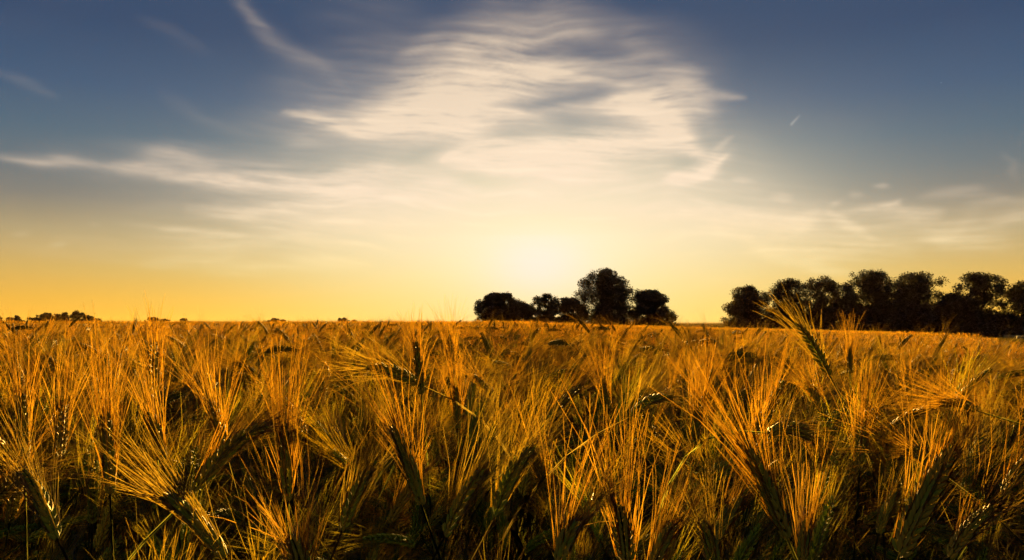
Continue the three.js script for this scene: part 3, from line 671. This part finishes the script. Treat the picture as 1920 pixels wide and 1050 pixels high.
// A crown of leaf clumps round limbs. `form` gives the half width at a height from 0 (ground) to 1 (top); clumps are leafy balls with gaps between them.
function tree(name, label, x, z, o) {
  const rnd = random(o.seed), y0 = ground(x, z), t = thing(name, x, y0, z);
  tag(t, label, o.bush ? 'shrub' : 'tree', o.group);
  const H = o.height, R = o.width / 2, trunk = new Shape(), crown = new Shape(), balls = [];
  const c = leafMaterial[o.seed % 3], open = o.open ?? (o.form === dome ? 0.1 : 0.2);
  for (let tries = 0; balls.length < o.clumps && tries < o.clumps * 60; tries++) {
    const h = lerp(o.low ?? (o.form === dome ? -0.04 : 0.05), 0.97, rnd()), a = rnd() * 6.283, lobes = 1 + 0.16 * Math.sin(a * 3 + o.seed) + 0.12 * Math.sin(a * 5 + h * 7 + o.seed * 2), w = o.form(h) * R * lobes, q = Math.sqrt(rnd());
    if (w < 0.15) continue;
    if (n3(h * 3.2 + o.seed, a * 0.9, q * 1.5) < open - 0.5) continue;
    const size = H * (o.clumpSize ?? (o.form === dome ? 0.12 : 0.09)) * lerp(0.6, 1.25, rnd()), px = Math.cos(a) * Math.max(0, w * q - size * 0.55), pz = Math.sin(a) * Math.max(0, w * q - size * 0.55), py = Math.min(h * H, H - size * 0.7);
    if (balls.some((b) => Math.hypot(b[0] - px, b[1] - py, b[2] - pz) < (b[3] + size) * (o.apart ?? 0.30))) continue;
    balls.push([px, py, pz, size]);
  }
  // trunk and limbs
  const lean = (rnd() - 0.5) * 0.06 * H, top = V(lean, H * 0.72, (rnd() - 0.5) * 0.04 * H), stemPts = [0, 0.2, 0.45, 0.7, 1].map((k) => V(top.x * k * k + Math.sin(k * 5 + o.seed) * 0.015 * H, top.y * k, top.z * k));
  trunk.tube(stemPts, [0.032, 0.023, 0.018, 0.012, 0.005].map((r) => r * H * (o.stout ?? 1)), 7, [1, 1, 1]);
  const path = new THREE.CatmullRomCurve3(stemPts);
  balls.filter((_, k) => k % 3 === 0).forEach((b) => {
    const s = path.getPointAt(clamp(b[1] / H * 0.8 - 0.05, 0.1, 0.97)), e = V(b[0], b[1], b[2]), m = s.clone().lerp(e, 0.5).add(V(0, -0.04 * H * rnd(), 0));
    trunk.tube([s, m, e], [0.009 * H, 0.006 * H, 0.0025 * H], 4, [1, 1, 1]);
  });
  mesh('trunk', trunk.build(false), barkMaterial, t);
  // leaves, each a pointed blade folded a little
  const L = o.leaf;
  for (const [bx, by, bz, s] of balls) {
    const n = Math.round(o.leaves * (s / (H * 0.085)) ** 2);
    for (let k = 0; k < n; k++) {
      const u = rnd() * 2 - 1, a = rnd() * 6.283, r = s * Math.pow(rnd(), 0.45) * (1 + 0.25 * n3(a * 2, u * 3, bx)), q = Math.sqrt(1 - u * u);
      const p = V(bx + Math.cos(a) * q * r, by + u * r * 0.85, bz + Math.sin(a) * q * r), yaw = rnd() * 6.283, dip = (rnd() - 0.35) * 1.9;
      const f = V(Math.cos(yaw) * Math.cos(dip), -Math.sin(dip), Math.sin(yaw) * Math.cos(dip)), sd = V(-Math.sin(yaw), (rnd() - 0.5) * 1.1, Math.cos(yaw)).normalize(), N = V(0, 0, 0).crossVectors(f, sd).normalize(), l = L * lerp(0.7, 1.35, rnd());
      const i = crown.vertex(p.clone(), N, [1, 1, 1]);
      crown.vertex(p.clone().addScaledVector(f, l * 0.5).addScaledVector(sd, l * 0.36).addScaledVector(N, l * 0.1), N, [1, 1, 1]);
      crown.vertex(p.clone().addScaledVector(f, l), N, [1, 1, 1]);
      crown.vertex(p.clone().addScaledVector(f, l * 0.5).addScaledVector(sd, -l * 0.36).addScaledVector(N, l * 0.1), N, [1, 1, 1]);
      crown.i.push(i, i + 1, i + 2, i, i + 2, i + 3);
    }
  }
  mesh('crown', crown.build(false), c, t);
  return t;
}
const dome = (h) => Math.pow(Math.max(0, 1 - Math.pow(Math.max(0, h), 3.4)), 0.6);                                  // bush that reaches the ground
const oval = (h) => Math.pow(Math.max(0, 1 - Math.pow(Math.abs(h - 0.52) / 0.5, 2.4)), 0.55);           // crown on a trunk
const tall = (h) => h < 0.22 ? 0.55 : Math.pow(Math.max(0, 1 - Math.pow(Math.abs(h - 0.58) / 0.43, 2.6)), 0.6);
// places read off the photograph: left and right edge and top in pixels, and how far away
let seed = 1;
function treeAt(name, label, x0, x1, top, d, o) {
  const cx = (x0 + x1) / 2, p = at(cx, 605, d), x = p.x, z = p.z, H = at(cx, top, d).y - ground(x, z);
  return tree(name, label, x, z, { seed: seed++, height: H, width: (x1 - x0) / 1507 * d * (o.group && x > 40 ? 1.16 : 1.06), form: dome, leaves: 130, leaf: 0.42, ...o, clumps: Math.round((o.clumps ?? 80) * 1.9) });
}
treeAt('bush', 'broad dark bush at the left end of the central clump with a ragged left edge', 884, 984, 549, 204, { bush: true, clumps: 95 });
treeAt('bush', 'low bush in the notch under the sun', 958, 1016, 570, 207, { bush: true, clumps: 34, clumpSize: 0.13 });
treeAt('young_tree', 'airy small tree with see-through top right of the sun notch', 990, 1054, 550, 203, { clumps: 56, form: tall, open: 0.42, leaves: 80 });
treeAt('bush', 'rounded bush between the airy small tree and the great dome tree', 1022, 1108, 558, 206, { bush: true, clumps: 60 });
treeAt('dome_tree', 'great dome-shaped tree, the tallest of the central clump', 1082, 1192, 502, 208, { form: (h) => (h < 0.42 ? lerp(0.82, 1, h / 0.42) : Math.pow(Math.max(0, 1 - Math.pow((h - 0.42) / 0.58, 2.5)), 0.6)), clumps: 190, leaves: 120, clumpSize: 0.085, open: 0 });
treeAt('bush', 'rounded dark bush at the right end of the central clump sloping to the field', 1176, 1264, 543, 204, { bush: true, clumps: 90 });
// the row at the right, receding to the left
const row = 'trees of the right-hand row';
treeAt('row_tree', 'dense rounded tree at the left end of the right-hand row', 1358, 1452, 535, 226, { group: row, clumps: 90 });
treeAt('row_tree', 'pointed tree second from the left end of the right-hand row', 1446, 1508, 521, 220, { group: row, form: tall, clumps: 70, open: 0.3 });
treeAt('row_tree', 'round-headed airy tree third from the left in the right-hand row', 1500, 1580, 516, 212, { group: row, form: tall, clumps: 95, open: 0.36 });
treeAt('row_tree', 'thin see-through tree in the light gap of the right-hand row', 1560, 1612, 529, 207, { group: row, form: oval, clumps: 40, open: 0.48, leaves: 70 });
treeAt('row_tree', 'tallest pointed tree in the middle of the right-hand row', 1592, 1684, 505, 201, { group: row, form: tall, clumps: 120, open: 0.28 });
treeAt('row_tree', 'spreading tree with leafy right-hand twigs just right of the tallest one', 1668, 1762, 509, 194, { group: row, form: tall, clumps: 110, open: 0.34 });
treeAt('row_tree', 'low rounded tree filling the dip in the right-hand row', 1752, 1822, 549, 183, { group: row, clumps: 70 });
treeAt('row_tree', 'big open-crowned tree near the right edge with light showing through its lower right', 1778, 1892, 511, 176, { group: row, form: tall, clumps: 120, open: 0.4 });
treeAt('row_tree', 'tree cut off by the right edge of the picture', 1888, 1990, 524, 170, { group: row, form: tall, clumps: 110 });
const hedge = [[1440, 1530, 572, 219, 'first'], [1510, 1600, 574, 210, 'second'], [1590, 1690, 572, 200, 'third'], [1670, 1760, 570, 191, 'fourth'], [1740, 1840, 574, 181, 'fifth'], [1830, 1930, 590, 173, 'sixth']];
for (const [a, b, top, d, n] of hedge) treeAt('hedge_shrub', `dark undergrowth shrub, ${n} from the left under the right-hand tree row`, a, b, top, d, { bush: true, group: 'undergrowth shrubs below the tree row', clumps: 60, clumpSize: 0.14, open: 0 });
// far off at the left
const farGroup = 'far trees on the left horizon', far = { clumps: 30, leaves: 60, leaf: 0.55, clumpSize: 0.15, group: farGroup };
treeAt('far_tree', 'far tree at the left edge of the picture', -22, 8, 591, 520, far);
treeAt('far_tree', 'small far tree just in from the left edge', 8, 26, 595, 520, far);
treeAt('far_tree', 'small round far tree left of the long far grove', 22, 39, 591.5, 520, far);
treeAt('far_tree', 'low sloping left end of the far grove', 46, 82, 595, 500, far);
treeAt('far_tree', 'rounded far tree in the left half of the far grove', 68, 101, 586, 500, far);
treeAt('far_tree', 'small far tree beside the first gap of the far grove', 96, 116, 588, 505, far);
treeAt('far_tree', 'slim far tree standing between the two gaps of the far grove', 114, 129, 585.5, 505, { ...far, form: oval, open: 0.3 });
treeAt('far_tree', 'tallest far tree of the far grove', 127, 162, 582, 500, far);
treeAt('far_tree', 'far tree right of the tallest in the far grove', 150, 177, 591, 505, far);
treeAt('far_tree', 'low right end of the far grove', 168, 194, 597, 500, far);
treeAt('far_tree', 'flat-topped far tree behind the tall awns at left', 269, 302, 594.5, 520, far);
treeAt('far_tree', 'small far tree touching the flat-topped one', 300, 318, 597.5, 520, far);
treeAt('far_tree', 'single small round far tree with nothing beside it', 334, 355, 597, 520, far);
treeAt('far_tree', 'flat far bush left of centre on the horizon', 502, 526, 596.5, 560, far);
treeAt('far_tree', 'very low far bush touching the flat far bush', 522, 538, 599.5, 560, far);
treeAt('far_tree', 'square far bush nearest the central clump', 632, 656, 595.5, 560, far);
treeAt('far_tree', 'tiny far bush right of the square one', 658, 672, 600, 560, far);

// ------------------------------------------------------------------ beyond the field's right edge: green crop strip, meadow, bales, a post
function grassPatch(name, label, n, seedNo, spot, size, tone, wide) {
  const rnd = random(seedNo), s = new Shape();
  for (let k = 0; k < 9; k++) {
    const az = rnd() * 6.283, pts = [], d = V(Math.cos(az), 0, Math.sin(az)), p = V((rnd() - 0.5) * 0.3, 0, (rnd() - 0.5) * 0.3); let a = rnd() * 0.25;
    for (let q = 0; q <= 3; q++) { pts.push(p.clone()); a += 0.3 * rnd(); p.addScaledVector(d, Math.sin(a) / 3); p.y += Math.cos(a) / 3 * lerp(0.7, 1.05, rnd()); }
    s.ribbon(pts, [wide, wide * 0.9, wide * 0.6, 0.001], V(-d.z, 0, d.x), 0.3, [1, 1, 1]);
  }
  const m = new THREE.InstancedMesh(s.build(false), paint(...tone, { transmission: 0.35, thickness: 0, roughness: 1 }), n), c = new THREE.Color();
  for (let i = 0; i < n; i++) {
    const [x, z] = spot(rnd), k = size * lerp(0.8, 1.2, rnd()), t = lerp(0.7, 1.25, rnd());
    m.setMatrixAt(i, new THREE.Matrix4().compose(V(x, ground(x, z) - 0.01, z), new THREE.Quaternion().setFromAxisAngle(V(0, 1, 0), rnd() * 6.283), V(k * 1.6, k, k * 1.6)));
    m.setColorAt(i, c.setRGB(t, t, t));
  }
  m.name = name; m.castShadow = m.receiveShadow = true; scene.add(m);
  tag(m, label, 'grass', null, 'stuff');
}
grassPatch('green_crop', 'strip of standing green crop along the right-hand edge of the barley', 14000, 61, (r) => { const d = lerp(46, 128, Math.pow(r(), 1.3)); return [edge(d) + 0.6 + r() * lerp(9, 5, (d - 46) / 82), -d]; }, 1.0, [0.15, 0.135, 0.028], 0.02);
grassPatch('meadow_grass', 'dark meadow grass below the tree row at the right', 26000, 62, (r) => { const d = lerp(6, 165, Math.pow(r(), 0.8)), e = edge(d) + (d > 45 && d < 129 ? 10 : 0.5); return [e + r() * Math.max(4, 0.85 * d - e + 6), -d]; }, 0.3, [0.075, 0.075, 0.017], 0.03);
function bale(x, y, d, label) {
  const top = at(x, y, d), gx = top.x, gz = top.z, gy = ground(gx, gz), r = 0.62, h = 1.12, t = thing('hay_bale', gx, gy, gz);
  const prof = [[0, 0], [r * 0.9, 0], [r, 0.08], [r * 1.015, h * 0.3], [r, h * 0.55], [r * 1.01, h * 0.8], [r * 0.97, h - 0.1], [r * 0.86, h - 0.02], [0, h]].map(([a, b]) => new THREE.Vector2(a, b));
  const g = new THREE.LatheGeometry(prof, 28), P = g.attributes.position;
  for (let k = 0; k < P.count; k++) { const w = 1 + 0.03 * n3(P.getX(k) * 5, P.getY(k) * 9, P.getZ(k) * 5); P.setX(k, P.getX(k) * w); P.setZ(k, P.getZ(k) * w); }
  g.computeVertexNormals();
  mesh('wrapped_straw', g, paint(0.26, 0.25, 0.12, { roughness: 0.9, specularIntensity: 0.1 }), t);
  const s = new Shape();
  for (let k = 0; k < 4; k++) { const pts = []; for (let q = 0; q <= 24; q++) { const a = q / 24 * 6.2832; pts.push(V(Math.cos(a) * r * 1.03, 0.16 + k * 0.26 + 0.01 * Math.sin(a * 3 + k), Math.sin(a) * r * 1.03)); } s.tube(pts, pts.map(() => 0.012), 4, [1, 1, 1]); }
  mesh('binding_twine', s.build(false), paint(0.24, 0.22, 0.11), t);
  tag(t, label, 'hay bale', 'wrapped bales on the meadow');
}
bale(1889, 627, 142, 'left one of two upright pale bales side by side on the meadow');
bale(1905, 628, 141, 'right one of two upright pale bales side by side on the meadow');
bale(1918, 641, 92, 'nearer pale bale cut by the right edge of the picture');
{
  const p = at(891, 600, 199), y = ground(p.x, p.z), t = thing('fence_post', p.x, y, p.z), h = at(891, 598, 199).y - y;
  const post = new THREE.LatheGeometry([[0, 0], [0.13, 0], [0.12, h * 0.6], [0.115, h - 0.06], [0.07, h], [0, h]].map(([a, b]) => new THREE.Vector2(a, b)), 8);
  mesh('post', post, barkMaterial, t);
  tag(t, 'short wooden post at the foot of the leftmost central bush', 'post');
}
function bird(x, y, d, span, label) {
  const p = at(x, y, d), t = thing('bird', p.x, p.y, p.z, 0.6), m = paint(0.04, 0.035, 0.03), b = new Shape();
  b.tube([V(-0.24, 0, 0), V(-0.14, 0.015, 0), V(0, 0.02, 0), V(0.14, 0.01, 0), V(0.22, 0.02, 0), V(0.28, 0.01, 0)].map((q) => q.multiplyScalar(span)), [0.03, 0.035, 0.08, 0.075, 0.04, 0.006].map((r) => r * span), 7, [1, 1, 1]);
  mesh('body', b.build(false), m, t);
  for (const s of [-1, 1]) {
    const w = new Shape(), pts = [0, 0.18, 0.36, 0.52].map((k, i) => V(0.05 - k * 0.12 * (i > 1 ? 1.6 : 0.2), 0.03 + [0, 0.08, 0.07, 0.02][i], s * k).multiplyScalar(span));
    w.ribbon(pts, [0.1, 0.11, 0.08, 0.006].map((q) => q * span), V(1, 0, 0), 0.12, [1, 1, 1]);
    mesh('wing', w.build(false), m, t);
  }
  tag(t, label, 'bird');
}
bird(577, 368, 130, 0.34, 'tiny dark bird in the long pale clouds left of the sun');
bird(415, 447, 140, 0.34, 'tiny dark bird low in the yellow sky at left');
bird(1765, 155, 140, 0.3, 'tiny dark bird high in the blue sky at right');
renderer.render(scene, camera);
